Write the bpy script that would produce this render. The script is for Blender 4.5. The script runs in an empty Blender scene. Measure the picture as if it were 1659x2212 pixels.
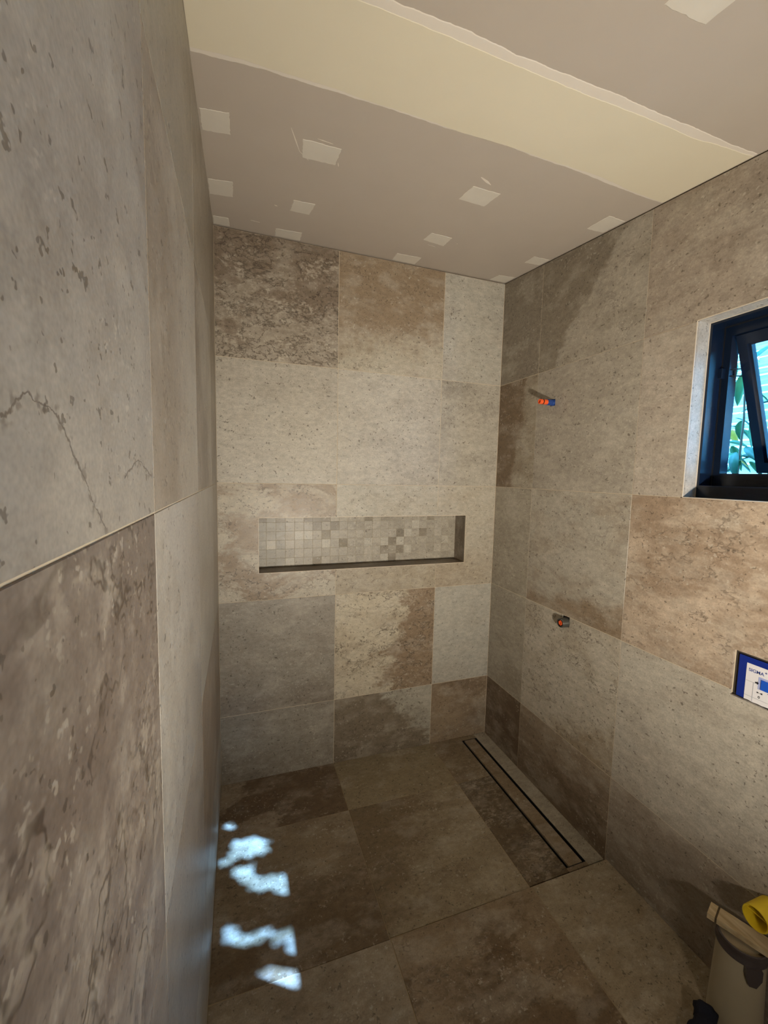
import bpy, bmesh, math, random
from mathutils import Vector, Matrix, noise as mnoise

random.seed(7)
scene = bpy.context.scene
COL = scene.collection

# ------------------------------------------------------------------ camera
CAM = Vector((0.1075, -2.1604, 1.6251))
YAW, PITCH, ROLL, FPX = 0.3358, -0.0898, 0.0220, 891.41
_F = Vector((math.sin(YAW) * math.cos(PITCH), math.cos(YAW) * math.cos(PITCH), math.sin(PITCH)))
_R = Vector((math.cos(YAW), -math.sin(YAW), 0.0))
_U = _R.cross(_F)
_R2 = _R * math.cos(ROLL) + _U * math.sin(ROLL)
_U2 = _U * math.cos(ROLL) - _R * math.sin(ROLL)
cd = bpy.data.cameras.new('camera')
cd.sensor_fit = 'HORIZONTAL'
cd.sensor_width = 36.0
cd.lens = 36.0 * FPX / 1659.0
cd.clip_start = 0.01
cam = bpy.data.objects.new('camera', cd)
M = Matrix.Identity(4)
for i in range(3):
    M[i][0] = _R2[i]
    M[i][1] = _U2[i]
    M[i][2] = -_F[i]
    M[i][3] = CAM[i]
cam.matrix_world = M
COL.objects.link(cam)
scene.camera = cam

# ------------------------------------------------------------------ world, sun, lamps, exposure
world = bpy.data.worlds.new('sky')
scene.world = world
world.use_nodes = True
bg = world.node_tree.nodes['Background']
bg.inputs[0].default_value = (0.10, 0.46, 0.95, 1)
bg.inputs[1].default_value = 21.0

SUN_DIR = Vector((-0.834, 0.57, -1.0)).normalized()      # direction the sunlight travels
sd = bpy.data.lights.new('sun', 'SUN')
sd.energy = 48.0
sd.color = (0.25, 0.50, 1.0)
sd.angle = math.radians(0.45)
sun = bpy.data.objects.new('sun', sd)
sun.rotation_euler = SUN_DIR.to_track_quat('-Z', 'Y').to_euler()
sun.location = (4, -4, 5)
COL.objects.link(sun)


def flood(loc, target, watts, spread):
    ld = bpy.data.lights.new('work_light', 'AREA')
    ld.shape = 'RECTANGLE'
    ld.size = 0.11
    ld.size_y = 0.07
    ld.energy = watts
    ld.spread = math.radians(spread)
    ld.color = (1.0, 0.905, 0.765)
    o = bpy.data.objects.new('work_light', ld)
    o.location = loc
    o.rotation_euler = (Vector(target) - Vector(loc)).to_track_quat('-Z', 'Y').to_euler()
    COL.objects.link(o)


# twin-head work light standing behind the camera, heads about one metre high, tilted up
flood((0.60, -2.47, 0.98), (1.16, -0.35, 2.15), 19.5, 118)
flood((0.80, -2.52, 1.02), (1.20, -0.35, 1.70), 5.5, 155)

scene.cycles.use_adaptive_sampling = True
scene.cycles.adaptive_threshold = 0.10
scene.cycles.adaptive_min_samples = 16
scene.cycles.max_bounces = 5
scene.cycles.diffuse_bounces = 3
scene.cycles.glossy_bounces = 3
scene.cycles.transmission_bounces = 4

vs = scene.view_settings
vs.view_transform = 'Standard'
vs.look = 'None'
vs.exposure = 0.0
vs.gamma = 1.0
vs.use_curve_mapping = False

# ------------------------------------------------------------------ room measures (metres)
W = 1.5808                      # room width
H, SL = 2.757, 0.119            # ceiling height at the back wall and its fall towards the camera
R4, R3, R2, R1 = 0.3684, 0.9684, 1.5684, 2.1684
C1, C2 = 0.5921, 1.1921
YF = -3.9                       # wall behind the camera
GAP = 0.0060                    # open joint under the ceiling


def ceil_z(y):
    return H + SL * y


# ------------------------------------------------------------------ helpers
def s2l(c):
    return tuple(((v / 255) / 12.92 if v / 255 <= 0.04045 else ((v / 255 + 0.055) / 1.055) ** 2.4) for v in c)


def link(name, me, mat=None, parent=None, **props):
    o = bpy.data.objects.new(name, me)
    COL.objects.link(o)
    if mat and me is not None:
        if isinstance(mat, (list, tuple)):
            if not me.materials:
                for m in mat:
                    me.materials.append(m)
        elif not me.materials:
            me.materials.append(mat)
    if parent:
        o.parent = parent
    for k, v in props.items():
        o[k] = v
    return o


def thing(name, loc, label, cat, group=None):
    o = bpy.data.objects.new(name, None)
    o.empty_display_size = 0.05
    o.location = loc
    COL.objects.link(o)
    o['label'] = label
    o['category'] = cat
    if group:
        o['group'] = group
    return o


def mesh_from(bm, smooth=False):
    bmesh.ops.recalc_face_normals(bm, faces=bm.faces)
    me = bpy.data.meshes.new('mesh')
    bm.to_mesh(me)
    bm.free()
    if smooth:
        for p in me.polygons:
            p.use_smooth = True
    return me


def box(bm, x0, x1, y0, y1, z0, z1, mi=0):
    vs_ = [bm.verts.new((x, y, z)) for x in (x0, x1) for y in (y0, y1) for z in (z0, z1)]
    fs = []
    for q in ((0, 1, 3, 2), (4, 6, 7, 5), (0, 4, 5, 1), (2, 3, 7, 6), (0, 2, 6, 4), (1, 5, 7, 3)):
        f = bm.faces.new([vs_[i] for i in q])
        f.material_index = mi
        fs.append(f)
    return vs_


def bevel_all(bm, w, seg=2):
    bmesh.ops.bevel(bm, geom=list(bm.edges), offset=w, segments=seg, affect='EDGES', profile=0.5)


def lathe(bm, prof, seg=48, axis='z', origin=(0, 0, 0), cap0=False, cap1=False):
    """prof: list of (radius, height) pairs."""
    ox, oy, oz = origin
    rings = []
    for r, h in prof:
        ring = []
        for i in range(seg):
            a = 2 * math.pi * i / seg
            p, q = r * math.cos(a), r * math.sin(a)
            if axis == 'z':
                co = (ox + p, oy + q, oz + h)
            else:                       # axis -x: heights run out of the right wall into the room
                co = (ox - h, oy + p, oz + q)
            ring.append(bm.verts.new(co))
        rings.append(ring)
    for a, b in zip(rings, rings[1:]):
        for i in range(seg):
            bm.faces.new((a[i], a[(i + 1) % seg], b[(i + 1) % seg], b[i]))
    if cap0:
        bm.faces.new(rings[0][::-1])
    if cap1:
        bm.faces.new(rings[-1])


def tube(bm, pts, rad, seg=10):
    pts = [Vector(p) for p in pts]
    rings = []
    for i, p in enumerate(pts):
        d = (pts[min(i + 1, len(pts) - 1)] - pts[max(i - 1, 0)]).normalized()
        up = Vector((0, 0, 1)) if abs(d.z) < 0.9 else Vector((1, 0, 0))
        s = d.cross(up).normalized()
        t = s.cross(d)
        r = rad[i] if isinstance(rad, (list, tuple)) else rad
        rings.append([bm.verts.new(p + (s * math.cos(2 * math.pi * k / seg) + t * math.sin(2 * math.pi * k / seg)) * r)
                      for k in range(seg)])
    for a, b in zip(rings, rings[1:]):
        for i in range(seg):
            bm.faces.new((a[i], a[(i + 1) % seg], b[(i + 1) % seg], b[i]))
    bm.faces.new(rings[0][::-1])
    bm.faces.new(rings[-1])


def prisms(polys, d0, d1, T, mi=0, bm=None):
    """extrude 2-D polygons between depths d0 < d1; T maps (u, v, d) to a point."""
    bm = bm or bmesh.new()
    for P in polys:
        a = [bm.verts.new(T(u, v, d0)) for u, v in P]
        b = [bm.verts.new(T(u, v, d1)) for u, v in P]
        fs = [bm.faces.new(a[::-1]), bm.faces.new(b)]
        n = len(P)
        for i in range(n):
            fs.append(bm.faces.new((a[i], a[(i + 1) % n], b[(i + 1) % n], b[i])))
        for f in fs:
            f.material_index = mi
    return bm


def rect_minus(rect, holes):
    """axis-aligned rectangle (u0, u1, v0, v1) minus rectangles -> list of rectangles"""
    out = [rect]
    for (a0, a1, b0, b1) in holes:
        nxt = []
        for (u0, u1, v0, v1) in out:
            if a1 <= u0 or a0 >= u1 or b1 <= v0 or b0 >= v1:
                nxt.append((u0, u1, v0, v1))
                continue
            if v0 < b0:
                nxt.append((u0, u1, v0, b0))
            if v1 > b1:
                nxt.append((u0, u1, b1, v1))
            m0, m1 = max(v0, b0), min(v1, b1)
            if u0 < a0:
                nxt.append((u0, a0, m0, m1))
            if u1 > a1:
                nxt.append((a1, u1, m0, m1))
        out = nxt
    return out


# ------------------------------------------------------------------ materials
def new_mat(name):
    m = bpy.data.materials.new(name)
    m.use_nodes = True
    nt = m.node_tree
    return m, nt, nt.nodes['Principled BSDF']


def plain(name, rgb, rough=0.5, metal=0.0, var=0.06, vscale=40, bump=0.0, spec=0.5):
    m, nt, b = new_mat(name)
    tc = nt.nodes.new('ShaderNodeTexCoord')
    n = nt.nodes.new('ShaderNodeTexNoise')
    n.inputs['Scale'].default_value = vscale
    n.inputs['Detail'].default_value = 4
    nt.links.new(tc.outputs['Object'], n.inputs['Vector'])
    mx = nt.nodes.new('ShaderNodeMix')
    mx.data_type = 'RGBA'
    c = s2l(rgb)
    mx.inputs[6].default_value = tuple(v * (1 - var) for v in c) + (1,)
    mx.inputs[7].default_value = tuple(min(1, v * (1 + var)) for v in c) + (1,)
    nt.links.new(n.outputs['Fac'], mx.inputs[0])
    nt.links.new(mx.outputs[2], b.inputs['Base Color'])
    b.inputs['Roughness'].default_value = rough
    b.inputs['Metallic'].default_value = metal
    b.inputs['Specular IOR Level'].default_value = spec
    if bump:
        bp = nt.nodes.new('ShaderNodeBump')
        bp.inputs['Strength'].default_value = bump
        bp.inputs['Distance'].default_value = 0.002
        nt.links.new(n.outputs['Fac'], bp.inputs['Height'])
        nt.links.new(bp.outputs[0], b.inputs['Normal'])
    return m


def tile_material(name, rough_lo, rough_hi, cracks=()):
    """travertine-look porcelain; colours and figure come from each tile's own properties."""
    m, nt, b = new_mat(name)
    N, L = nt.nodes, nt.links

    def attr(nm):
        a = N.new('ShaderNodeAttribute')
        a.attribute_type = 'OBJECT'
        a.attribute_name = nm
        return a

    def math_(op, a, b_=None, c=None, clamp=False):
        n = N.new('ShaderNodeMath')
        n.operation = op
        n.use_clamp = clamp
        for i, v in enumerate((a, b_, c)):
            if v is None:
                continue
            if isinstance(v, (int, float)):
                n.inputs[i].default_value = v
            else:
                L.new(v, n.inputs[i])
        return n.outputs[0]

    def vmath(op, a, b_):
        n = N.new('ShaderNodeVectorMath')
        n.operation = op
        for i, v in enumerate((a, b_)):
            if isinstance(v, tuple):
                n.inputs[i].default_value = v
            else:
                L.new(v, n.inputs[i])
        return n

    def noise(vec, scale, detail=4, rough=0.55, dist=0.0):
        n = N.new('ShaderNodeTexNoise')
        n.inputs['Scale'].default_value = scale
        n.inputs['Detail'].default_value = detail
        n.inputs['Roughness'].default_value = rough
        n.inputs['Distortion'].default_value = dist
        L.new(vec, n.inputs['Vector'])
        return n

    def sstep(v, lo, hi, clampmode='SMOOTHSTEP'):
        n = N.new('ShaderNodeMapRange')
        n.interpolation_type = clampmode
        n.clamp = True
        for i, x in ((0, v), (1, lo), (2, hi)):
            if isinstance(x, (int, float)):
                n.inputs[i].default_value = x
            else:
                L.new(x, n.inputs[i])
        return n.outputs[0]

    def mix(f, a, b_, mode='MIX'):
        n = N.new('ShaderNodeMix')
        n.data_type = 'RGBA'
        n.blend_type = mode
        n.clamp_factor = True
        for i, v in ((0, f), (6, a), (7, b_)):
            if isinstance(v, (int, float)):
                n.inputs[i].default_value = v
            elif isinstance(v, tuple):
                n.inputs[i].default_value = v
            else:
                L.new(v, n.inputs[i])
        return n.outputs[2]

    ca, cb = attr('ca'), attr('cb')
    gr, pa = attr('grad'), attr('par')
    seed = attr('seed')
    tc = N.new('ShaderNodeTexCoord')
    so = vmath('SCALE', (13.1, 7.7, 3.3), (0, 0, 0))
    L.new(seed.outputs['Fac'], so.inputs['Scale'])
    P = vmath('ADD', tc.outputs['Object'], so.outputs[0]).outputs[0]
    # horizontal bedding: stretch the figure along the tile's first axis
    st = attr('stretch')
    Ps = vmath('MULTIPLY', P, st.outputs['Vector']).outputs[0]

    gsep = N.new('ShaderNodeSeparateXYZ')
    L.new(gr.outputs['Vector'], gsep.inputs[0])
    psep = N.new('ShaderNodeSeparateXYZ')
    L.new(pa.outputs['Vector'], psep.inputs[0])
    osep = N.new('ShaderNodeSeparateXYZ')
    L.new(tc.outputs['Object'], osep.inputs[0])
    amp, soft, vein = psep.outputs

    n1 = noise(Ps, 3.4, 5, 0.62, 0.5).outputs['Fac']
    g = math_('MULTIPLY_ADD', gsep.outputs[0], osep.outputs[0], gsep.outputs[2])
    g = math_('MULTIPLY_ADD', gsep.outputs[1], osep.outputs[1], g)
    nn = math_('MULTIPLY', math_('SUBTRACT', n1, 0.5), amp)
    v = math_('ADD', g, nn)
    mask = sstep(v, math_('MULTIPLY', soft, -1.0), soft)

    col = mix(mask, ca.outputs['Color'], cb.outputs['Color'])
    # second, cloudier drift of tone; its three channels serve as independent fields
    n2 = noise(Ps, 6.2, 4, 0.62)
    n2s = N.new('ShaderNodeSeparateColor')
    L.new(n2.outputs['Color'], n2s.inputs[0])
    f1, f2, f3 = n2s.outputs
    col = mix(math_('MULTIPLY', sstep(f1, 0.42, 0.68), 0.45), col, cb.outputs['Color'])
    col = mix(math_('MULTIPLY', sstep(f2, 0.46, 0.66), 0.30), col, s2l((188, 180, 165)) + (1,))
    # mottle
    n3 = noise(Ps, 34, 3, 0.68).outputs['Fac']
    mo = attr('mottle').outputs['Fac']
    col = mix(mo, col, math_('MULTIPLY_ADD', n3, 0.95, 0.03), 'OVERLAY')
    n4 = noise(P, 190, 1, 0.6).outputs['Fac']
    col = mix(0.28, col, math_('MULTIPLY_ADD', n4, 0.9, 0.05), 'OVERLAY')
    # pale shell flecks and dark pits, both clustered
    n6 = noise(P, 74, 2, 0.62)
    n6s = N.new('ShaderNodeSeparateColor')
    L.new(n6.outputs['Color'], n6s.inputs[0])
    fl = math_('MULTIPLY', sstep(n6s.outputs[1], 0.60, 0.68), sstep(f3, 0.42, 0.60))
    col = mix(math_('MULTIPLY', fl, 0.42), col, s2l((204, 196, 180)) + (1,))
    pit_th = math_('MULTIPLY_ADD', math_('SUBTRACT', f2, 0.5), -0.20, math_('MULTIPLY_ADD', vein, 0.03, 0.343))
    pit = sstep(math_('SUBTRACT', pit_th, n6s.outputs[0]), 0.0, 0.035)
    col = mix(math_('MULTIPLY', pit, 0.62), col, s2l((72, 62, 50)) + (1,))
    # fissures: thin ragged contour lines, strongest where the tile is marked with veins
    dn = noise(Ps, 3.0, 5, 0.66).outputs['Fac']
    dd = math_('ABSOLUTE', math_('SUBTRACT', dn, 0.53))
    ln = sstep(dd, 0.012, 0.002)
    v2 = math_('POWER', vein, 2.0)
    ln2 = math_('MULTIPLY', sstep(math_('ABSOLUTE', math_('SUBTRACT', n1, 0.49)), 0.014, 0.003), v2)
    ln = math_('MAXIMUM', ln, ln2)
    vmask = sstep(math_('MULTIPLY_ADD', vein, 0.22, math_('SUBTRACT', f3, 0.12)), 0.40, 0.52)
    crumb = sstep(n3, 0.34, 0.50)
    ln = math_('MULTIPLY', math_('MULTIPLY', ln, vmask), math_('MULTIPLY', crumb, math_('MINIMUM', math_('MULTIPLY', vein, 1.6), 1.0)))
    col = mix(math_('MULTIPLY', ln, 0.75), col, s2l((70, 58, 46)) + (1,))
    cr2 = math_('MULTIPLY', math_('MULTIPLY', sstep(math_('ABSOLUTE', math_('SUBTRACT', n1, 0.53)), 0.055, 0.015), v2), math_('MULTIPLY', sstep(n3, 0.44, 0.58), sstep(f3, 0.44, 0.60)))
    col = mix(math_('MULTIPLY', cr2, 0.50), col, s2l((196, 186, 168)) + (1,))
    if cracks:
        # a drawn fissure: ragged distance to a polyline in the tile's own coordinates
        wn = noise(P, 60, 3, 0.7)
        off = vmath('SUBTRACT', wn.outputs['Color'], (0.5, 0.5, 0.5)).outputs[0]
        sc = vmath('MULTIPLY', off, (0.012, 0.012, 0.0)).outputs[0]
        flatc = vmath('MULTIPLY', tc.outputs['Object'], (1, 1, 0)).outputs[0]
        pw = vmath('ADD', flatc, sc).outputs[0]
        best = None
        for line in cracks:
            for a_, b2 in zip(line, line[1:]):
                ba = (b2[0] - a_[0], b2[1] - a_[1], 0.0)
                q = ba[0] ** 2 + ba[1] ** 2
                pa_ = vmath('SUBTRACT', pw, (a_[0], a_[1], 0.0)).outputs[0]
                dt = vmath('DOT_PRODUCT', pa_, ba).outputs['Value']
                hcl = math_('MULTIPLY', dt, 1.0 / q, clamp=True)
                pr_ = N.new('ShaderNodeVectorMath')
                pr_.operation = 'SCALE'
                pr_.inputs[0].default_value = ba
                L.new(hcl, pr_.inputs['Scale'])
                ds = vmath('DISTANCE', pa_, pr_.outputs[0]).outputs['Value']
                best = ds if best is None else math_('MINIMUM', best, ds)
        wdt = math_('MULTIPLY_ADD', sstep(n3, 0.35, 0.65), 0.0016, 0.0006)
        ck = sstep(best, wdt, 0.0002)
        hal = math_('MULTIPLY', sstep(best, 0.010, 0.002), sstep(n6s.outputs[2], 0.52, 0.62))
        ck = math_('MAXIMUM', math_('MULTIPLY', ck, 0.75), math_('MULTIPLY', hal, 0.5))
        col = mix(ck, col, s2l((84, 72, 62)) + (1,))
    # pale crust following the edge of the dark figure
    edge = math_('SUBTRACT', 1.0, math_('ABSOLUTE', math_('MULTIPLY_ADD', mask, 2.0, -1.0)))
    crust = math_('MULTIPLY', math_('MULTIPLY', edge, vein), sstep(n3, 0.46, 0.60))
    col = mix(math_('MULTIPLY', crust, 0.28), col, s2l((200, 191, 174)) + (1,))

    L.new(col, b.inputs['Base Color'])
    L.new(math_('MULTIPLY_ADD', n3, rough_hi - rough_lo, rough_lo), b.inputs['Roughness'])
    b.inputs['Specular IOR Level'].default_value = 0.5
    return m


M_TILE = tile_material('travertine_porcelain', 0.30, 0.52)
M_TILE_CRACKED = tile_material('cracked_travertine_porcelain', 0.30, 0.52, cracks=[
    [(-0.0633, -0.2193), (-0.0348, -0.2038), (-0.0170, -0.2070), (0.0029, -0.2110), (0.0446, -0.2499),
     (0.0641, -0.2720), (0.0918, -0.2945)],
    [(0.1569, -0.2499), (0.2159, -0.2325), (0.2898, -0.2530)]])
M_GROUT = plain('grout', (205, 190, 165), 0.9, var=0.10, vscale=60, bump=0.3)
M_VOID = plain('backing_board', (58, 52, 46), 0.95)
M_PLASTERBOARD = plain('plasterboard_paper', (182, 171, 158), 0.85, var=0.035, vscale=9, bump=0.05)
M_COMPOUND = plain('joint_compound', (217, 208, 185), 0.8, var=0.03, vscale=7, bump=0.08)
M_FEATHER = plain('thin_joint_compound', (220, 211, 198), 0.8, var=0.05, vscale=14, bump=0.08)
M_PATCH = plain('filler', (208, 201, 188), 0.8, var=0.06, vscale=18, bump=0.1)
M_PLASTER = plain('bare_plaster', (170, 158, 142), 0.9, var=0.05, vscale=6)
M_FRAME = plain('black_powder_coat', (14, 26, 44), 0.26, var=0.05, vscale=120)
M_RUBBER = plain('black_gasket', (14, 15, 17), 0.6)
M_ORANGE = plain('orange_plastic', (236, 96, 44), 0.35, var=0.03)
M_BLUEP = plain('blue_plastic', (34, 66, 132), 0.35, var=0.05)
M_GREYP = plain('dark_grey_metal', (96, 96, 92), 0.30, metal=0.6, var=0.1)
M_BLACK = plain('black_plastic', (12, 12, 13), 0.5)
M_PBLUE = plain('cover_blue', (12, 40, 128), 0.45, var=0.10, vscale=70)
M_PWHITE = plain('cover_white', (222, 220, 222), 0.5, var=0.02)
M_PPALE = plain('cover_pale_blue', (160, 170, 214), 0.5)
M_PMID = plain('cover_button_blue', (28, 84, 190), 0.4)
M_PINK = plain('print_blue', (60, 78, 140), 0.6)
M_PBLK = plain('print_black', (26, 26, 32), 0.6)
M_PGREY = plain('print_grey', (150, 152, 160), 0.6)
M_YELLOW = plain('yellow_plastic', (232, 200, 42), 0.45, var=0.05)
M_BODY = plain('cream_plastic', (176, 164, 138), 0.45, var=0.06, vscale=12)
M_COLLAR = plain('charcoal_plastic', (74, 66, 66), 0.32, var=0.08)
M_DRIED = plain('dried_mortar', (160, 144, 116), 0.95, var=0.18, vscale=45, bump=0.6)
M_NAVY = plain('navy_knit', (12, 16, 34), 0.9, var=0.25, vscale=160, bump=0.5)
M_DRAIN = plain('drain_black', (8, 8, 9), 0.6)
M_GROUND = plain('outside_soil', (110, 96, 78), 0.95, var=0.3, vscale=8)


def wood_mat(name, a, bcol, scale):
    m, nt, b = new_mat(name)
    tc = nt.nodes.new('ShaderNodeTexCoord')
    mp = nt.nodes.new('ShaderNodeMapping')
    mp.inputs['Scale'].default_value = scale
    n = nt.nodes.new('ShaderNodeTexNoise')
    n.inputs['Scale'].default_value = 8
    n.inputs['Detail'].default_value = 6
    cr = nt.nodes.new('ShaderNodeValToRGB')
    cr.color_ramp.elements[0].position = 0.32
    cr.color_ramp.elements[0].color = s2l(a) + (1,)
    cr.color_ramp.elements[1].position = 0.68
    cr.color_ramp.elements[1].color = s2l(bcol) + (1,)
    nt.links.new(tc.outputs['Object'], mp.inputs[0])
    nt.links.new(mp.outputs[0], n.inputs['Vector'])
    nt.links.new(n.outputs['Fac'], cr.inputs[0])
    nt.links.new(cr.outputs[0], b.inputs['Base Color'])
    b.inputs['Roughness'].default_value = 0.75
    return m


M_WOOD = wood_mat('pale_timber', (176, 152, 112), (214, 194, 156), (10, 1.5, 10))
M_SLAT = wood_mat('weathered_slats', (150, 148, 146), (214, 212, 208), (6, 0.8, 14))
M_BARK = wood_mat('bark', (84, 70, 54), (132, 112, 90), (4, 4, 1))


def leaf_mat(name, rgb, trans):
    m, nt, b = new_mat(name)
    oi = nt.nodes.new('ShaderNodeTexCoord')
    n = nt.nodes.new('ShaderNodeTexNoise')
    n.inputs['Scale'].default_value = 30
    nt.links.new(oi.outputs['Object'], n.inputs['Vector'])
    mx = nt.nodes.new('ShaderNodeMix')
    mx.data_type = 'RGBA'
    c = s2l(rgb)
    mx.inputs[6].default_value = tuple(v * 0.7 for v in c) + (1,)
    mx.inputs[7].default_value = tuple(min(1, v * 1.25) for v in c) + (1,)
    nt.links.new(n.outputs['Fac'], mx.inputs[0])
    nt.links.new(mx.outputs[2], b.inputs['Base Color'])
    b.inputs['Roughness'].default_value = 0.35
    t = nt.nodes.new('ShaderNodeBsdfTranslucent')
    nt.links.new(mx.outputs[2], t.inputs['Color'])
    ms = nt.nodes.new('ShaderNodeMixShader')
    ms.inputs[0].default_value = trans
    nt.links.new(b.outputs[0], ms.inputs[1])
    nt.links.new(t.outputs[0], ms.inputs[2])
    nt.links.new(ms.outputs[0], nt.nodes['Material Output'].inputs[0])
    return m


M_LEAF = [leaf_mat('leaf_green', (92, 150, 104), 0.35), leaf_mat('leaf_deep_green', (56, 116, 90), 0.35),
          leaf_mat('leaf_yellow', (226, 196, 92), 0.45)]

m_glass, _nt, _b = new_mat('window_glass')
_nt.nodes.remove(_b)
_t = _nt.nodes.new('ShaderNodeBsdfTransparent')
_t.inputs[0].default_value = (0.90, 0.96, 0.96, 1)
_g = _nt.nodes.new('ShaderNodeBsdfGlossy')
_g.inputs['Roughness'].default_value = 0.02
_fr = _nt.nodes.new('ShaderNodeFresnel')
_fr.inputs[0].default_value = 1.5
_ms = _nt.nodes.new('ShaderNodeMixShader')
_nt.links.new(_fr.outputs[0], _ms.inputs[0])
_nt.links.new(_t.outputs[0], _ms.inputs[1])
_nt.links.new(_g.outputs[0], _ms.inputs[2])
_nt.links.new(_ms.outputs[0], _nt.nodes['Material Output'].inputs[0])
M_GLASS = m_glass

# ------------------------------------------------------------------ tiles
# frames: local u, v, n axes of each surface
FRAMES = {
    'back': (Vector((1, 0, 0)), Vector((0, 0, 1)), Vector((0, -1, 0)), Vector((0, 0, 0))),
    'right': (Vector((0, -1, 0)), Vector((0, 0, 1)), Vector((-1, 0, 0)), Vector((W, 0, 0))),
    'left': (Vector((0, 1, 0)), Vector((0, 0, 1)), Vector((1, 0, 0)), Vector((0, 0, 0))),
    'floor': (Vector((1, 0, 0)), Vector((0, 1, 0)), Vector((0, 0, 1)), Vector((0, 0, 0))),
    'front': (Vector((-1, 0, 0)), Vector((0, 0, 1)), Vector((0, 1, 0)), Vector((0, YF, 0))),
}
_seed = [1.0]


def place(fr, u, v, n=0.0):
    U, V, Nn, O = FRAMES[fr]
    p = O + U * u + V * v + Nn * n
    m = Matrix.Identity(4)
    for i in range(3):
        m[i][0], m[i][1], m[i][2], m[i][3] = U[i], V[i], Nn[i], p[i]
    return m


TH = 0.009
GR = 0.0024


def tile_mesh(polys, du, dv, chamfer=0.0007):
    """polys in surface coordinates, mesh centred on (du, dv); front face at local z = 0."""
    bm = bmesh.new()
    if len(polys) == 1:
        P = polys[0]
        n = len(P)
        cx = sum(p[0] for p in P) / n
        cy = sum(p[1] for p in P) / n

        def ins(p, d):
            return (p[0] - math.copysign(d, p[0] - cx), p[1] - math.copysign(d, p[1] - cy))
        rings = [[bm.verts.new((p[0] - du, p[1] - dv, -TH)) for p in P],
                 [bm.verts.new((p[0] - du, p[1] - dv, -chamfer)) for p in P],
                 [bm.verts.new((ins(p, chamfer)[0] - du, ins(p, chamfer)[1] - dv, 0)) for p in P]]
        bm.faces.new(rings[0][::-1])
        bm.faces.new(rings[2])
        for a, b in zip(rings, rings[1:]):
            for i in range(n):
                bm.faces.new((a[i], a[(i + 1) % n], b[(i + 1) % n], b[i]))
    else:
        prisms(polys, -TH, 0.0, lambda u, v, d: (u - du, v - dv, d), bm=bm)
    return mesh_from(bm)


def tone(c, sat=0.82, gain=0.81):
    l = s2l(c)
    y = 0.3 * l[0] + 0.55 * l[1] + 0.15 * l[2]
    return [float((y + (v - y) * sat) * gain) for v in l]


def style(o, ca, cb, grad=(0, 0, -0.15), amp=1.0, soft=0.22, vein=0.15, stretch=(1, 1.6, 1), seed=None, mottle=0.42):
    o['ca'] = tone(ca)
    o['cb'] = tone(cb)
    o['grad'] = [float(x) for x in grad]
    o['par'] = [float(amp), float(soft), float(vein)]
    o['stretch'] = [float(x) for x in stretch]
    o['mottle'] = float(mottle)
    if seed is None:
        _seed[0] += 1.37
        seed = _seed[0]
    o['seed'] = float(seed)


def tile(fr, parent, rect, st, holes=(), top=None, name='tile', lift=None, tilt=None, mat=None):
    u0, u1, v0, v1 = rect
    g = GR / 2
    r = (u0 + g, u1 - g, v0 + g, v1 - g)
    polys = []
    for (a0, a1, b0, b1) in rect_minus(r, holes):
        if top:
            t0, t1 = top(a0), top(a1)
            if b0 >= max(t0, t1):
                continue
            polys.append([(a0, b0), (a1, b0), (a1, min(b1, t1)), (a0, min(b1, t0))])
        else:
            polys.append([(a0, b0), (a1, b0), (a1, b1), (a0, b1)])
    if not polys:
        return None
    cu, cv = (u0 + u1) / 2, (v0 + v1) / 2
    me = tile_mesh(polys, cu, cv)
    o = link(name, me, mat or M_TILE, parent)
    o.matrix_world = place(fr, cu, cv, random.uniform(0, 0.0003) if lift is None else lift)
    if tilt is not None:
        o.matrix_world = o.matrix_world @ tilt
    style(o, **st)
    return o


LT = (205, 196, 177)     # light greige
LG = (194, 188, 172)     # light, greenish grey
MD = (182, 171, 152)     # mid
GY = (164, 154, 137)     # grey
TN = (184, 160, 126)     # tan
BR = (164, 138, 106)     # brown
DK = (134, 114, 90)      # dark brown


def S(ca, cb, grad=(0, 0, -0.15), amp=1.0, soft=0.22, vein=0.15, **k):
    d = dict(ca=ca, cb=cb, grad=grad, amp=amp, soft=soft, vein=vein)
    d.update(k)
    return d


def shell_wall(name, fr, polys_front, polys_rear, top_gap=True):
    U, V, Nn, O = FRAMES[fr]

    def T(u, v, d):
        return O + U * u + V * v + Nn * d
    bm = bmesh.new()
    prisms(polys_front, -0.022, -0.0011, T, 0, bm)
    prisms(polys_rear, -0.14, -0.022, T, 1, bm)
    o = link(name, mesh_from(bm), [M_GROUT, M_VOID])
    o['kind'] = 'structure'
    return o


# ---------------------------------------------------------------- wall_back
NU0, NU1, NV0, NV1, ND = 0.193, 1.381, 1.110, 1.394, 0.125
niche_hole = (NU0, NU1, NV0, NV1)


def grow(h, d=0.0078):
    return (h[0] - d, h[1] + d, h[2] - d, h[3] + d)


def rects_to_polys(rs):
    return [[(a, c), (b, c), (b, d), (a, d)] for a, b, c, d in rs]


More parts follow.
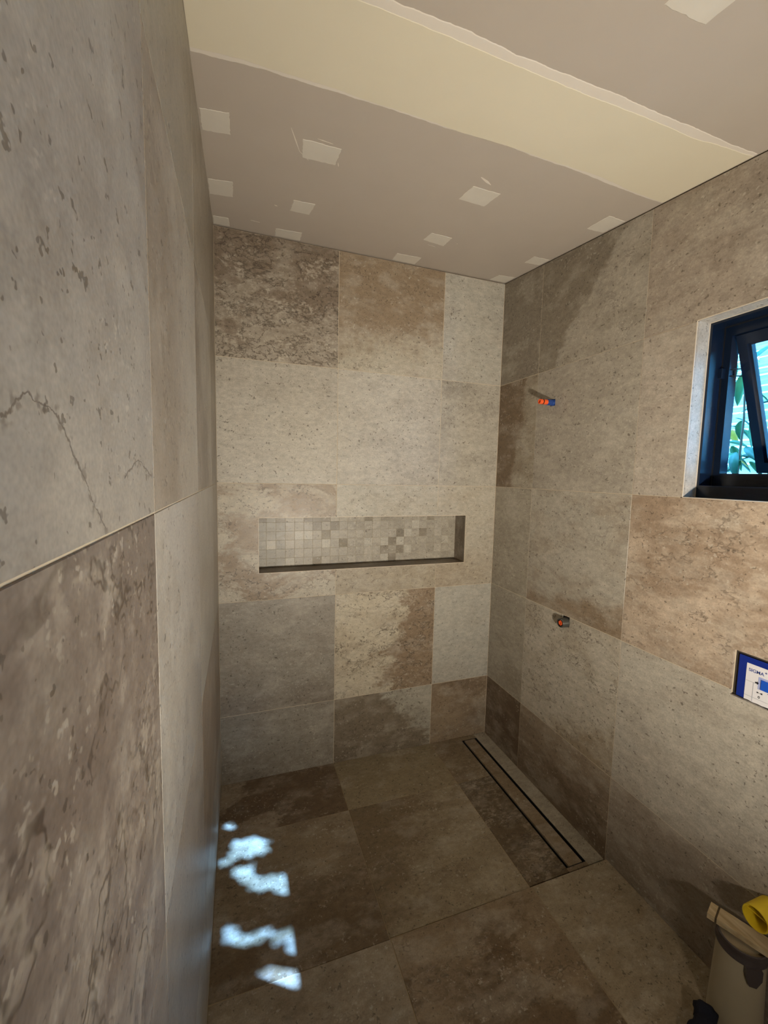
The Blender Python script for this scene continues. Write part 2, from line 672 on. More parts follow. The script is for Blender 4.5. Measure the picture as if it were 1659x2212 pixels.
wall_back = shell_wall('wall_back', 'back',
                       rects_to_polys(rect_minus((-0.012, W + 0.012, -0.03, H - GAP), [grow(niche_hole)])),
                       rects_to_polys(rect_minus((-0.15, W + 0.15, -0.20, H + 0.03), [grow(niche_hole)])))
wall_back['label'] = 'tiled back shower wall with a long mosaic niche'
HB = [(0, C1), (C1, C2), (C2, W)]
VB = [(-0.016, R4), (R4, R3), (R3, R2), (R2, R1), (R1, H - GAP)]
back_styles = {
    (4, 0): S((180, 166, 144), (140, 121, 99), (0.2, 0.9, 0.12), 1.7, 0.30, 1.0),
    (4, 1): S((198, 186, 160), (162, 138, 106), (-0.25, 2.6, 0.30), 1.3, 0.26, 0.35),
    (4, 2): S(LG, MD, (0, -0.8, -0.30), 1.0, 0.3, 0.1),
    (3, 0): S(LT, MD, (0, 0.9, -0.28), 1.0, 0.35, 0.12),
    (3, 1): S(LT, MD, (0.8, -0.3, -0.26), 1.1, 0.35, 0.12),
    (3, 2): S((196, 187, 168), GY, (0, 0.3, -0.15), 1.2, 0.35, 0.2),
    (2, 0): S((200, 188, 164), (164, 140, 110), (0.1, 0.2, 0.02), 2.6, 0.16, 0.6, seed=12.0),
    (2, 1): S((198, 190, 170), (182, 166, 138), (0, -2.4, -0.1), 1.2, 0.30, 0.25),
    (2, 2): S((197, 187, 166), (182, 164, 136), (-0.4, -1.4, -0.2), 1.2, 0.35, 0.15),
    (1, 0): S(GY, (146, 132, 114), (-0.3, -1.5, -0.35), 1.1, 0.3, 0.12),
    (1, 1): S((212, 197, 166), (160, 134, 102), (2.6, -0.6, -0.16), 2.4, 0.12, 0.7, seed=31.0),
    (1, 2): S(LG, MD, (0, -0.6, -0.35), 1.0, 0.3, 0.1),
    (0, 0): S(GY, (140, 126, 108), (-0.6, -0.8, -0.3), 1.2, 0.3, 0.15),
    (0, 1): S((186, 178, 158), (138, 122, 98), (-1.8, -1.6, 0.28), 1.2, 0.06, 0.45),
    (0, 2): S((166, 142, 110), (134, 110, 82), (0.2, 0.8, 0.0), 1.6, 0.25, 0.2),
}
for r, (v0, v1) in enumerate(VB):
    for c, (u0, u1) in enumerate(HB):
        tile('back', wall_back, (u0, u1, v0, v1), back_styles[(r, c)], holes=[niche_hole])

# niche: lining slabs and mosaic back
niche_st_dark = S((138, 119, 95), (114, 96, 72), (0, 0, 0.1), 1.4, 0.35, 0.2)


def lining(name, x0, x1, y0, y1, z0, z1, st):
    bm = bmesh.new()
    box(bm, x0, x1, y0, y1, z0, z1)
    o = link(name, mesh_from(bm), M_TILE, wall_back)
    style(o, **st)
    return o


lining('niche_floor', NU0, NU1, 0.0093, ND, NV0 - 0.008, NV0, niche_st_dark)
lining('niche_top', NU0, NU1, 0.0093, ND, NV1, NV1 + 0.008, S(MD, GY))
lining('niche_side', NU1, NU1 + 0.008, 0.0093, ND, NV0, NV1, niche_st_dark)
lining('niche_side', NU0 - 0.008, NU0, 0.0093, ND, NV0, NV1, S(MD, GY))
bm = bmesh.new()
box(bm, NU0 - 0.01, NU1 + 0.01, ND + 0.0004, ND + 0.02, NV0 - 0.01, NV1 + 0.01)
niche = link('niche_back', mesh_from(bm), plain('mosaic_grout', (172, 161, 140), 0.9), wall_back)
uu = [NU0] + [0.2374 + 0.0499 * k for k in range(0, 23)] + [NU1]
uu = [u for u in uu if u <= NU1]
vv = [NV0] + [1.1585 + 0.0494 * k for k in range(0, 5)] + [NV1]
dark_cells = {(16, 2), (19, 2), (15, 3), (14, 4), (16, 4), (15, 5), (12, 0), (14, 0), (20, 0), (2, 0), (6, 1), (8, 1),
              (7, 2), (9, 3), (7, 0), (0, 0), (5, 0), (6, 0)}
brown_cells = {(6, 5), (9, 3), (7, 2)}
light_cells = {(18, 1), (17, 2), (22, 3), (14, 3), (16, 3), (17, 4), (14, 5), (12, 3), (4, 2), (5, 2), (7, 3), (3, 5), (1, 3)}
_cache = {}
rnd = random.Random(5)
for j in range(len(vv) - 1):
    for i in range(len(uu) - 1):
        row = len(vv) - 2 - j
        w, h = uu[i + 1] - uu[i], vv[j + 1] - vv[j]
        key = (round(w, 4), round(h, 4))
        if key not in _cache:
            P = [[(-w / 2 + .0006, -h / 2 + .0006), (w / 2 - .0006, -h / 2 + .0006), (w / 2 - .0006, h / 2 - .0006), (-w / 2 + .0006, h / 2 - .0006)]]
            TH_keep = TH
            me = tile_mesh(P, 0, 0, 0.0003)
            _cache[key] = me
        o = link('mosaic_tile', _cache[key], M_TILE, niche)
        mt = place('back', (uu[i] + uu[i + 1]) / 2, (vv[j] + vv[j + 1]) / 2)
        mt.translation += Vector((0, ND - rnd.uniform(0, 0.0006), 0))
        o.matrix_world = mt
        k = rnd.uniform(-8, 8)
        base = (184 + k, 173 + k, 152 + k)
        if i < 3:
            base = (166 + k * .6, 158 + k * .6, 140 + k * .6)
        if (i, row) in dark_cells:
            base = (150 + k, 137 + k, 114 + k)
        if (i, row) in brown_cells:
            base = (148 + k, 132 + k, 100 + k)
        if (i, row) in light_cells:
            base = (202, 193, 172)
        style(o, base, tuple(max(0, x - 14) for x in base), (0, 0, -0.2), 1.0, 0.3, 0.05, seed=rnd.uniform(0, 400))

# ---------------------------------------------------------------- wall_right
WIN_Y0, WIN_Y1 = 1.131, 2.031           # window opening in u = -Y
SILL, HEAD = 1.5700, 2.1700
win_hole = (WIN_Y0, WIN_Y1, SILL, HEAD)
plate_hole = (1.3335, 1.563, 0.9515, 1.1000)
mix_hole = (0.6095, 0.6510, 0.9185, 0.9680)
pipe_hole = (0.436, 0.470, 1.985, 2.018)


def rtop(u):
    return ceil_z(-u) - GAP


def wall_polys(u0, u1, v0, top, holes):
    out = []
    for (a0, a1, b0, b1) in rect_minus((u0, u1, v0, 9.0), holes):
        out.append([(a0, b0), (a1, b0), (a1, min(b1, top(a1))), (a0, min(b1, top(a0)))])
    return out


wall_right = shell_wall('wall_right', 'right',
                        wall_polys(-0.012, -YF + 0.01, -0.03, rtop, [grow(win_hole), grow(plate_hole, 0.004), mix_hole, pipe_hole]),
                        wall_polys(-0.0, -YF + 0.15, -0.20, lambda u: ceil_z(-u) + 0.03, [grow(win_hole)]))
wall_right['label'] = 'tiled right wall with the black framed window'
HR = [(0, 0.333), (0.333, 0.933), (0.933, 1.533), (1.533, 2.133), (2.133, 2.733), (2.733, 3.333), (3.333, -YF)]
VR = [(-0.016, R4), (R4, R3), (R3, R2), (R2, R1), (R1, 2.80)]
right_styles = {
    (4, 0): S((152, 140, 120), (138, 124, 104), (0, 0, 0), 1.0, 0.4, 0.1),
    (4, 1): S((182, 171, 152), (146, 133, 112), (-2.2, 1.9, 0.12), 0.8, 0.05, 0.25),
    (4, 2): S((184, 168, 148), (160, 142, 122), (-0.3, 0.4, -0.05), 1.4, 0.35, 0.2),
    (3, 0): S((168, 154, 130), (128, 104, 74), (-4.2, 0.9, 0.10), 1.1, 0.10, 0.3),
    (3, 1): S((182, 171, 152), (168, 156, 138), (-0.6, 0, -0.1), 1.0, 0.35, 0.12),
    (3, 2): S((196, 182, 163), (178, 162, 142), (0, 0, -0.1), 1.2, 0.35, 0.12),
    (2, 0): S((180, 169, 148), (160, 148, 126), (0, -0.6, -0.1), 1.1, 0.35, 0.12),
    (2, 1): S((186, 176, 157), (152, 128, 98), (0.5, -3.4, -0.72), 1.0, 0.16, 0.3),
    (2, 2): S((206, 182, 154), (172, 145, 116), (-0.2, 0.1, 0.02), 1.9, 0.28, 0.45),
    (1, 0): S((176, 165, 144), (158, 145, 123), (0, -0.5, -0.1), 1.0, 0.35, 0.12),
    (1, 1): S((196, 185, 164), (162, 142, 112), (0.9, -1.2, -0.38), 1.3, 0.18, 0.45),
    (1, 2): S((196, 186, 167), (172, 158, 138), (0, -0.7, -0.25), 1.0, 0.3, 0.12),
    (0, 0): S((136, 114, 88), (110, 88, 64), (0.6, 0.0, 0.1), 1.4, 0.25, 0.2),
    (0, 1): S((156, 136, 110), (122, 99, 72), (0.5, -2.4, -0.02), 1.2, 0.25, 0.2),
    (0, 2): S((168, 152, 132), (148, 130, 110), (0, -0.6, -0.1), 1.0, 0.35, 0.12),
}
for r, (v0, v1) in enumerate(VR):
    for c, (u0, u1) in enumerate(HR):
        st = right_styles.get((r, c), S(MD, GY))
        hl = [win_hole, plate_hole]
        if (r, c) in ((1, 1), (2, 1)):
            hl.append(mix_hole)
        if (r, c) == (3, 1):
            hl.append(pipe_hole)
        tile('right', wall_right, (u0, u1, v0, v1), st, holes=hl, top=rtop)

# tiled window reveals
RV = 1.645                                 # plane where the window frame starts


def reveal(name, x0, x1, y0, y1, z0, z1, st):
    bm = bmesh.new()
    box(bm, x0, x1, y0, y1, z0, z1)
    o = link(name, mesh_from(bm), M_TILE, wall_right)
    style(o, **st)


rst = S((200, 190, 176), (182, 172, 156), (0, 0, -0.1), 1.0, 0.3, 0.1)
reveal('reveal_tile', W + 0.0093, W + 0.145, -WIN_Y0, -WIN_Y0 + 0.008, SILL - 0.008, HEAD + 0.008, rst)
reveal('reveal_tile', W + 0.0093, W + 0.145, -WIN_Y1 - 0.008, -WIN_Y1, SILL - 0.008, HEAD + 0.008, rst)
reveal('reveal_tile', W + 0.0093, W + 0.145, -WIN_Y1, -WIN_Y0, HEAD, HEAD + 0.008, rst)
reveal('reveal_tile', W + 0.0093, W + 0.145, -WIN_Y1, -WIN_Y0, SILL - 0.008, SILL, rst)

M_TRIM = plain('cream_edge_trim', (214, 200, 178), 0.45, var=0.04)


def trim(parent, x0, x1, y0, y1, z0, z1):
    bm = bmesh.new()
    box(bm, x0, x1, y0, y1, z0, z1)
    link('edge_trim', mesh_from(bm), M_TRIM, parent)


tw = 0.0022
trim(wall_right, W - 0.0008, W + 0.0020, -WIN_Y0 - 0.0003, -WIN_Y0 + tw, SILL, HEAD)
trim(wall_right, W - 0.0008, W + 0.0020, -WIN_Y1, -WIN_Y0, HEAD - 0.0003, HEAD + tw)
trim(wall_right, W - 0.0008, W + 0.0020, -WIN_Y1, -WIN_Y0, SILL - tw, SILL + 0.0003)
trim(wall_right, RV - 0.0030, RV, -WIN_Y0 - 0.0012, -WIN_Y0, SILL, HEAD)
trim(wall_right, RV - 0.0030, RV, -WIN_Y1, -WIN_Y0, HEAD - 0.0012, HEAD)
trim(wall_back, NU1 - 0.0003, NU1 + tw, -0.0008, 0.0020, NV0, NV1)
trim(wall_back, NU0 - tw, NU0 + 0.0003, -0.0008, 0.0020, NV0, NV1)
trim(wall_back, NU0, NU1, -0.0008, 0.0020, NV0 - tw, NV0 + 0.0003)
trim(wall_back, NU0, NU1, -0.0008, 0.0020, NV1 - 0.0003, NV1 + tw)

# ---------------------------------------------------------------- wall_left
def ltop(u):
    return ceil_z(u) - 0.0012


wall_left = shell_wall('wall_left', 'left',
                       wall_polys(YF - 0.01, 0.012, -0.03, ltop, []),
                       wall_polys(YF - 0.15, 0.0, -0.20, lambda u: ceil_z(u) + 0.03, []))
wall_left['label'] = 'tiled left wall running close past the viewer'
HL = [(-0.345, 0), (-0.947, -0.345), (-1.549, -0.947), (-2.149, -1.549), (-2.749, -2.149), (-3.349, -2.749), (YF, -3.349)]
sl = (0.9, 0.9, 1)
left_styles = {
    (4, 0): S((164, 152, 130), (148, 134, 112), stretch=sl, mottle=0.30),
    (4, 1): S((172, 160, 138), (150, 137, 114), stretch=sl, mottle=0.30),
    (4, 2): S((172, 162, 141), (152, 140, 118), (0, 0, -0.1), 1.2, stretch=sl, mottle=0.30),
    (4, 3): S((168, 158, 136), (150, 138, 114), stretch=sl, mottle=0.30),
    (3, 0): S((160, 146, 122), (140, 122, 98), stretch=sl, mottle=0.30),
    (3, 1): S((186, 174, 150), (150, 132, 108), (-1.0, -0.6, -0.05), 1.2, 0.14, 0.3, stretch=sl, mottle=0.30),
    (3, 2): S((192, 180, 158), (160, 144, 122), (-1.9, -0.2, 0.0), 1.3, 0.25, 0.3, stretch=sl, mottle=0.30),
    (3, 3): S((178, 170, 156), (158, 147, 133), (0.0, 0.9, -0.05), 1.9, 0.28, 0.25, stretch=sl, mottle=0.30, seed=44.0),
    (2, 0): S((176, 164, 142), (156, 142, 118), stretch=sl, mottle=0.30),
    (2, 1): S((188, 178, 158), (168, 155, 134), stretch=sl, mottle=0.30),
    (2, 2): S((198, 190, 176), (176, 165, 148), (0.9, -0.2, -0.15), 1.2, 0.2, 0.15, stretch=sl, mottle=0.30),
    (2, 3): S((162, 147, 133), (136, 119, 105), (-0.4, 0.2, 0.05), 1.8, 0.30, 0.75, stretch=sl, mottle=0.30),
    (1, 0): S((160, 140, 114), (140, 118, 92), stretch=sl, mottle=0.30),
    (1, 1): S((166, 146, 122), (142, 120, 96), stretch=sl, mottle=0.30),
    (1, 2): S((180, 168, 152), (158, 144, 128), stretch=sl, mottle=0.30),
    (1, 3): S((164, 148, 130), (146, 128, 110), stretch=sl, mottle=0.30),
}
for r, (v0, v1) in enumerate(VR):
    for c, (u0, u1) in enumerate(HL):
        tile('left', wall_left, (u0, u1, v0, v1), left_styles.get((r, c), S(MD, GY, stretch=sl, mottle=0.30)), top=ltop,
             mat=M_TILE_CRACKED if (r, c) == (3, 3) else None)

# ---------------------------------------------------------------- wall_front (behind the camera)
bm = bmesh.new()
box(bm, -0.14, W + 0.14, YF - 0.14, YF, -0.1, 2.9)
o = link('wall_front', mesh_from(bm), M_PLASTER)
o['kind'] = 'structure'

# ---------------------------------------------------------------- floor
DROP = 0.0110                             # shower floor falls towards the linear drain


def fz(x, y):
    if y < -0.941:
        return 0.0
    t = min(max(x / 1.1921, 0), 1)
    return -DROP * t


G1, G2, G3 = -0.3464, -0.9403, -1.5400
bm = bmesh.new()
# bed of grout under the tiles: flat outside, falling inside the shower
box(bm, -0.10, W + 0.10, YF - 0.1, -0.941, -0.12, -0.0012)
xs = [-0.02, 0.0, 0.5921, 0.9, 1.1921, 1.3925]
for a, b in zip(xs, xs[1:]):
    v8 = box(bm, a, b, -0.941 if b < 0.95 else -0.9300, 0.02, -0.12, -0.02)
    for vtx in v8:
        if abs(vtx.co.z + 0.02) < 1e-6:
            vtx.co.z = fz(vtx.co.x, -0.1) - 0.0013
box(bm, 1.3925, 1.4990, -0.0340, 0.02, -0.12, -DROP - 0.0013)
box(bm, 1.3925, 1.4990, -0.9300, -0.9135, -0.12, -DROP - 0.0013)
box(bm, 1.4990, W + 0.02, -0.9300, 0.02, -0.12, -DROP - 0.0013)
box(bm, 0.85, W + 0.02, -0.942, -0.925, -0.12, -0.045)
box(bm, 1.3925, 1.4990, -0.9135, -0.0340, -0.12, -0.070)
M_FGROUT = plain('floor_grout', (158, 140, 110), 0.9, var=0.12, vscale=60, bump=0.3)
floor = link('floor', mesh_from(bm), M_FGROUT)
floor['kind'] = 'structure'
floor['label'] = 'travertine look tiled floor falling to a slot drain'

XS = [(0, C1), (C1, C2), (C2, W)]
floor_styles = {
    (0, 0): S((172, 152, 124), (122, 96, 66), (0.7, 0.3, 0.10), 2.2, 0.08, 0.35, seed=77.0),
    (0, 1): S((166, 148, 112), (150, 130, 94), (0, 0, -0.1), 1.0, 0.3, 0.1),
    (0, 2): S((158, 138, 104), (138, 116, 84), (-0.5, 0.5, 0.0), 1.3, 0.3, 0.2),
    (1, 0): S((162, 141, 108), (120, 95, 62), (0.5, -2.1, -0.10), 1.3, 0.28, 0.2),
    (1, 1): S((172, 154, 120), (136, 114, 80), (-1.5, 0.9, -0.10), 1.5, 0.25, 0.25),
    (1, 2): S((150, 130, 100), (116, 95, 66), (-0.6, -0.2, 0.15), 1.8, 0.22, 0.9),
    (2, 0): S((166, 148, 120), (140, 118, 86), (-0.6, -0.3, -0.05), 1.4, 0.25, 0.2),
    (2, 1): S((160, 136, 102), (122, 96, 62), (-0.2, -1.1, 0.10), 2.0, 0.14, 0.4),
    (2, 2): S((174, 156, 124), (146, 122, 84), (-0.4, -0.9, -0.30), 1.4, 0.25, 0.2),
}
YS = [(G1, 0), (G2, G1), (G3, G2), (-2.14, G3), (-2.74, -2.14), (-3.34, -2.74), (YF, -3.34)]
DX0, DX1, DY0, DY1 = 1.395, 1.4965, -0.9112, -0.0365      # drain channel opening
drain_hole = (DX0, DX1, DY0, DY1)
for r, (v0, v1) in enumerate(YS):
    for c, (u0, u1) in enumerate(XS):
        st = floor_styles.get((r, c), S(MD, BR, (0, 0, -0.1), 1.4, 0.25, 0.2))
        if r < 2:
            v0_ = max(v0, -0.9385 if c < 1 else (-0.9350 if c < 2 else -0.9315))
            if c < 2:
                uc = (u0 + u1) / 2
                ang = -math.atan2(fz(u1, -.1) - fz(u0, -.1), u1 - u0)
                tl = Matrix.Rotation(ang, 4, 'Y')
                tile('floor', floor, (u0, u1, v0_, v1), st, lift=(fz(u1, -.1) + fz(u0, -.1)) / 2, tilt=tl)
            else:
                tile('floor', floor, (u0, DX0 - 0.0002, v0_, v1), st, lift=-DROP)
                # pale strip between the drain and the wall
                tile('floor', floor, (DX1, W, v0_, v1), S((182, 170, 146), (166, 152, 126)), lift=-DROP)
        else:
            tile('floor', floor, (u0, u1, v0, v1), st, lift=random.uniform(0, 0.0003))
tile('floor', floor, (DX0, DX1, DY1, 0.0), floor_styles[(0, 2)], lift=-DROP)
tile('floor', floor, (DX0, DX1, -0.9315, DY0), S((150, 128, 100), (126, 104, 76)), lift=-DROP - 0.001)

# linear drain: tray, two open slots and tile inserts
drain = thing('linear_drain', (1.446, -0.474, -0.011), 'black slot linear drain with tile insert along the right wall', 'drain')


def child(name, me, mat, parent, **props):
    o = link(name, me, mat, parent, **props)
    o.matrix_parent_inverse = parent.matrix_world.inverted() if parent.matrix_world != Matrix.Identity(4) else Matrix.Translation(-Vector(parent.location))
    return o


bm = bmesh.new()
box(bm, DX0, DX1, DY0, DY1, -0.066, -0.062)
for a, b in ((DX0, DX0 + 0.0016), (DX1 - 0.0016, DX1)):
    box(bm, a, b, DY0, DY1, -0.066, -DROP - 0.0015)
for a, b in ((DY0, DY0 + 0.0016), (DY1 - 0.0016, DY1)):
    box(bm, DX0, DX1, a, b, -0.066, -DROP - 0.0015)
child('channel', mesh_from(bm), M_DRAIN, drain)
IX0, IX1 = DX0 + 0.0155, DX1 - 0.0155
bm = bmesh.new()
box(bm, IX0 - 0.001, IX1 + 0.001, DY0 + 0.002, DY1 - 0.004, -0.0240, -0.0200)
for yy in (-0.85, -0.6, -0.35, -0.1):
    box(bm, IX0 + 0.01, IX1 - 0.01, yy - 0.01, yy + 0.01, -0.062, -0.0240)
child('insert_tray', mesh_from(bm), M_DRAIN, drain)
for (a, b) in ((DY0 + 0.0015, G1), (G1, DY1 - 0.0045)):
    cu, cv = (IX0 + IX1) / 2, (a + b) / 2
    me = tile_mesh([[(IX0, a + .0008), (IX1, a + .0008), (IX1, b - .0008), (IX0, b - .0008)]], cu, cv)
    o = child('insert_tile', me, M_TILE, drain)
    o.location = (cu, cv, -DROP + 0.0002)
    style(o, (164, 142, 108), (140, 116, 84), (0, 0, 0), 1.3, 0.3, 0.15)

# ---------------------------------------------------------------- ceiling
def C(x, y, d=0.0):
    """point on the raked ceiling, d metres below its face"""
    return Vector((x, y, ceil_z(y) - d))


bm = bmesh.new()
a = [bm.verts.new(p) for p in (C(-0.15, 0.15), C(W + 0.15, 0.15), C(W + 0.15, YF - 0.15), C(-0.15, YF - 0.15))]
b_ = [bm.verts.new(v.co + Vector((0, 0, 0.10))) for v in a]
bm.faces.new(a)
bm.faces.new(b_)
for i in range(4):
    bm.faces.new((a[i], a[(i + 1) % 4], b_[(i + 1) % 4], b_[i]))
ceiling = link('ceiling', mesh_from(bm), M_PLASTERBOARD)
ceiling['kind'] = 'structure'
ceiling['label'] = 'raked plasterboard ceiling with a cream taped joint'

rn = random.Random(3)


def ragged_strip(name, mat, y_hi, y_lo, rough, d, seed, x0=0.001, x1=W - 0.001, n=240):
    """thin skim of compound from y_lo (near) to y_hi (far); ragged long edges; d = thickness"""
    bm = bmesh.new()
    top, bot = [], []
    for i in range(n + 1):
        x = x0 + (x1 - x0) * i / n
        e1 = (mnoise.noise((x * 6, seed, 0)) * 0.010 + mnoise.noise((x * 30, seed, 2)) * 0.0035 + mnoise.noise((x * 120, seed, 4)) * 0.0016) * rough
        e2 = (mnoise.noise((x * 5, seed + 9, 0)) * 0.009 + mnoise.noise((x * 34, seed + 9, 2)) * 0.0035 + mnoise.noise((x * 120, seed + 9, 4)) * 0.0016) * rough
        top.append((x, (y_hi(x) if callable(y_hi) else y_hi) + e1))
        bot.append((x, (y_lo(x) if callable(y_lo) else y_lo) + e2))
    rows = []
    for (x, y1), (_, y0) in zip(top, bot):
        rows.append([bm.verts.new(C(x, y1, -0.0002)), bm.verts.new(C(x, y1 - 0.003, d)),
                     bm.verts.new(C(x, y0 + 0.003, d)), bm.verts.new(C(x, y0, -0.0002))])
    for r0, r1 in zip(rows, rows[1:]):
        for k in range(3):
            bm.faces.new((r0[k], r1[k], r1[k + 1], r0[k + 1]))
    return link(name, mesh_from(bm), mat, ceiling)


ragged_strip('feathered_compound', M_FEATHER, lambda x: -0.962 - 0.020 * math.sin(x * 2.0), lambda x: -1.264, 0.8, 0.0007, 1.5)
ragged_strip('joint_compound', M_COMPOUND, lambda x: -0.986 + 0.022 * max(0, x - 1.25) / 0.33 + 0.016 * max(0, 0.12 - x) / 0.12,
             lambda x: -1.240 - 0.018 * max(0, x - 1.35) / 0.2, 0.55, 0.0014, 7.5)

patches = [
    [(0.005, -.762), (.086, -.776), (.087, -.677), (.004, -.664)],
    [(.300, -.756), (.425, -.759), (.424, -.667), (.312, -.660)],
    [(.002, -.384), (.091, -.401), (.089, -.285), (.002, -.272)],
    [(.318, -.374), (.406, -.382), (.395, -.283), (.316, -.282)],
    [(.003, -.084), (.067, -.089), (.073, -.006), (.002, -.004)],
    [(.271, -.086), (.392, -.097), (.392, -.006), (.274, -.004)],
    [(.908, -.762), (1.025, -.762), (1.017, -.662), (.902, -.665)],
    [(.929, -.371), (1.035, -.369), (1.039, -.273), (.924, -.291)],
    [(.869, -.093), (1.002, -.100), (1.004, -.004), (.874, -.004)],
    [(1.488, -.817), (1.577, -.813), (1.577, -.701), (1.491, -.699)],
    [(1.484, -.376), (1.577, -.378), (1.577, -.301), (1.490, -.294)],
    [(1.477, -.090), (1.577, -.100), (1.577, -.006), (1.471, -.004)],
    [(.924, -1.467), (.924, -1.60), (1.042, -1.60), (1.040, -1.471)],
    [(.30, -1.47), (.30, -1.60), (.42, -1.60), (.42, -1.47)],
    [(1.47, -1.47), (1.47, -1.60), (1.577, -1.60), (1.577, -1.47)],
]
for q in patches:
    bm = bmesh.new()
    ring = []
    for k in range(4):
        p, r = Vector(q[k]), Vector(q[(k + 1) % 4])
        for s in range(10):
            t = s / 10
            e = p.lerp(r, t)
            ring.append((e.x + rn.uniform(-1, 1) * 0.0016, e.y + rn.uniform(-1, 1) * 0.0016))
    cx = sum(p[0] for p in ring) / len(ring)
    cy = sum(p[1] for p in ring) / len(ring)
    lim = lambda x: min(max(x, 0.0012), W - 0.0012)
    o0 = [bm.verts.new(C(lim(x), y, -0.0002)) for x, y in ring]
    o1 = [bm.verts.new(C(lim(cx + (x - cx) * 0.965), cy + (y - cy) * 0.965, 0.0010)) for x, y in ring]
    n = len(ring)
    for k in range(n):
        bm.faces.new((o0[k], o0[(k + 1) % n], o1[(k + 1) % n], o1[k]))
    bm.faces.new(o1)
    link('filler_patch', mesh_from(bm), M_PATCH, ceiling)

# small smears of filler and a board seam scar
for (x0, y0, x1, y1, w) in ((.262, -.79, .300, -.69, .0035), (.345, -.775, .395, -.771, .004), (.30, -.69, .335, -.655, .003),
                            (.905, -.82, .960, -.795, .010), (.250, -.30, .262, -.295, .006), (.965, -.255, 1.005, -.25, .003),
                            (1.08, -.33, 1.085, -.326, .004), (.16, -.115, .20, -.112, .005), (.43, -.685, .436, -.665, .004)):
    bm = bmesh.new()
    d = Vector((x1 - x0, y1 - y0)).normalized()
    nrm = Vector((-d.y, d.x)) * w / 2
    pts = []
    for s in range(7):
        t = s / 6
        e = Vector((x0, y0)).lerp(Vector((x1, y1)), t)
        k = math.sin(math.pi * (0.12 + 0.76 * t)) * rn.uniform(0.6, 1.1)
        pts.append((e + nrm * k, e - nrm * k))
    up = [bm.verts.new(C(p.x, p.y, 0.0005)) for p, _ in pts] + [bm.verts.new(C(p.x, p.y, 0.0005)) for _, p in reversed(pts)]
    bm.faces.new(up)
    r = bmesh.ops.extrude_face_region(bm, geom=list(bm.faces))
    for e in r['geom']:
        if isinstance(e, bmesh.types.BMVert):
            e.co.z += 0.0006
    link('filler_smear', mesh_from(bm), M_FEATHER, ceiling)

# ---------------------------------------------------------------- window
bm = bmesh.new()
yA, yB = -WIN_Y0, -WIN_Y1               # far and near jamb lines
zS, zH = SILL, HEAD
# outer frame: thin lip ring from RV to 1.708, then the wide stop ring to 1.745
XA, XB, XC = RV, 1.708, 1.748


def ring(bm, x0, x1, ya, yb, z0, z1, wj, wj2, wb, wt):
    box(bm, x0, x1, ya - wj, ya, z0, z1)
    box(bm, x0, x1, yb, yb + wj2, z0, z1)
    box(bm, x0, x1, yb + wj2, ya - wj, z0, z0 + wb)
    box(bm, x0, x1, yb + wj2, ya - wj, z1 - wt, z1)


ring(bm, XA, XA + 0.006, yA, yB, zS, zH, 0.009, 0.009, 0.042, 0.009)
ring(bm, XA + 0.006, XB, yA, yB, zS, zH, 0.008, 0.008, 0.030, 0.008)
ring(bm, XB, XC, yA, yB, zS, zH, 0.033, 0.033, 0.086, 0.042)
window = link('window_1', mesh_from(bm), M_FRAME)
window['kind'] = 'structure'
window['label'] = 'black aluminium awning window swung open at the bottom'
bm = bmesh.new()
ring(bm, XB - 0.0016, XB, yA - 0.008, yB + 0.008, zS + 0.030, zH - 0.008, 0.0035, 0.0035, 0.004, 0.004)
link('gasket', mesh_from(bm), M_RUBBER, window)
# little catch block on the jamb
bm = bmesh.new()
box(bm, XB - 0.016, XB + 0.004, yA - 0.022, yA - 0.006, 1.985, 2.020)
bevel_all(bm, 0.002)
link('stay_block', mesh_from(bm), M_FRAME, window)

# awning sash, hinged at its top edge
tilt = math.radians(21.5)
hx, hz = 1.722, zH - 0.044
sw_hi, sw_lo = yA - 0.036, yB + 0.036
SHGT = 0.50


def sash_T(x, y, z):
    """x out of the wall (closed position), z measured down from the hinge"""
    return Vector((hx + x * math.cos(tilt) + z * math.sin(tilt), y, hz + x * math.sin(tilt) - z * math.cos(tilt)))


def sash_box(bm, x0, x1, y0, y1, z0, z1):
    for v in box(bm, x0, x1, y0, y1, z0, z1):
        v.co = sash_T(*v.co)


bm = bmesh.new()
sash_box(bm, 0.0, 0.034, sw_hi - 0.028, sw_hi, 0.0, SHGT)
sash_box(bm, 0.0, 0.034, sw_lo, sw_lo + 0.028, 0.0, SHGT)
sash_box(bm, 0.0, 0.034, sw_lo + 0.028, sw_hi - 0.028, 0.0, 0.034)
sash_box(bm, 0.0, 0.034, sw_lo + 0.028, sw_hi - 0.028, SHGT - 0.040, SHGT)
sash = link('sash', mesh_from(bm), M_FRAME, window)
bm = bmesh.new()
for (y0, y1, z0, z1) in ((sw_hi - 0.035, sw_hi - 0.028, 0.034, SHGT - 0.040), (sw_lo + 0.028, sw_lo + 0.035, 0.034, SHGT - 0.040),
                         (sw_lo + 0.035, sw_hi - 0.035, 0.034, 0.041), (sw_lo + 0.035, sw_hi - 0.035, SHGT - 0.047, SHGT - 0.040)):
    sash_box(bm, 0.010, 0.030, y0, y1, z0, z1)
link('glazing_bead', mesh_from(bm), M_FRAME, sash)
bm = bmesh.new()
sash_box(bm, 0.018, 0.024, sw_lo + 0.030, sw_hi - 0.030, 0.036, SHGT - 0.042)
link('pane', mesh_from(bm), M_GLASS, sash)
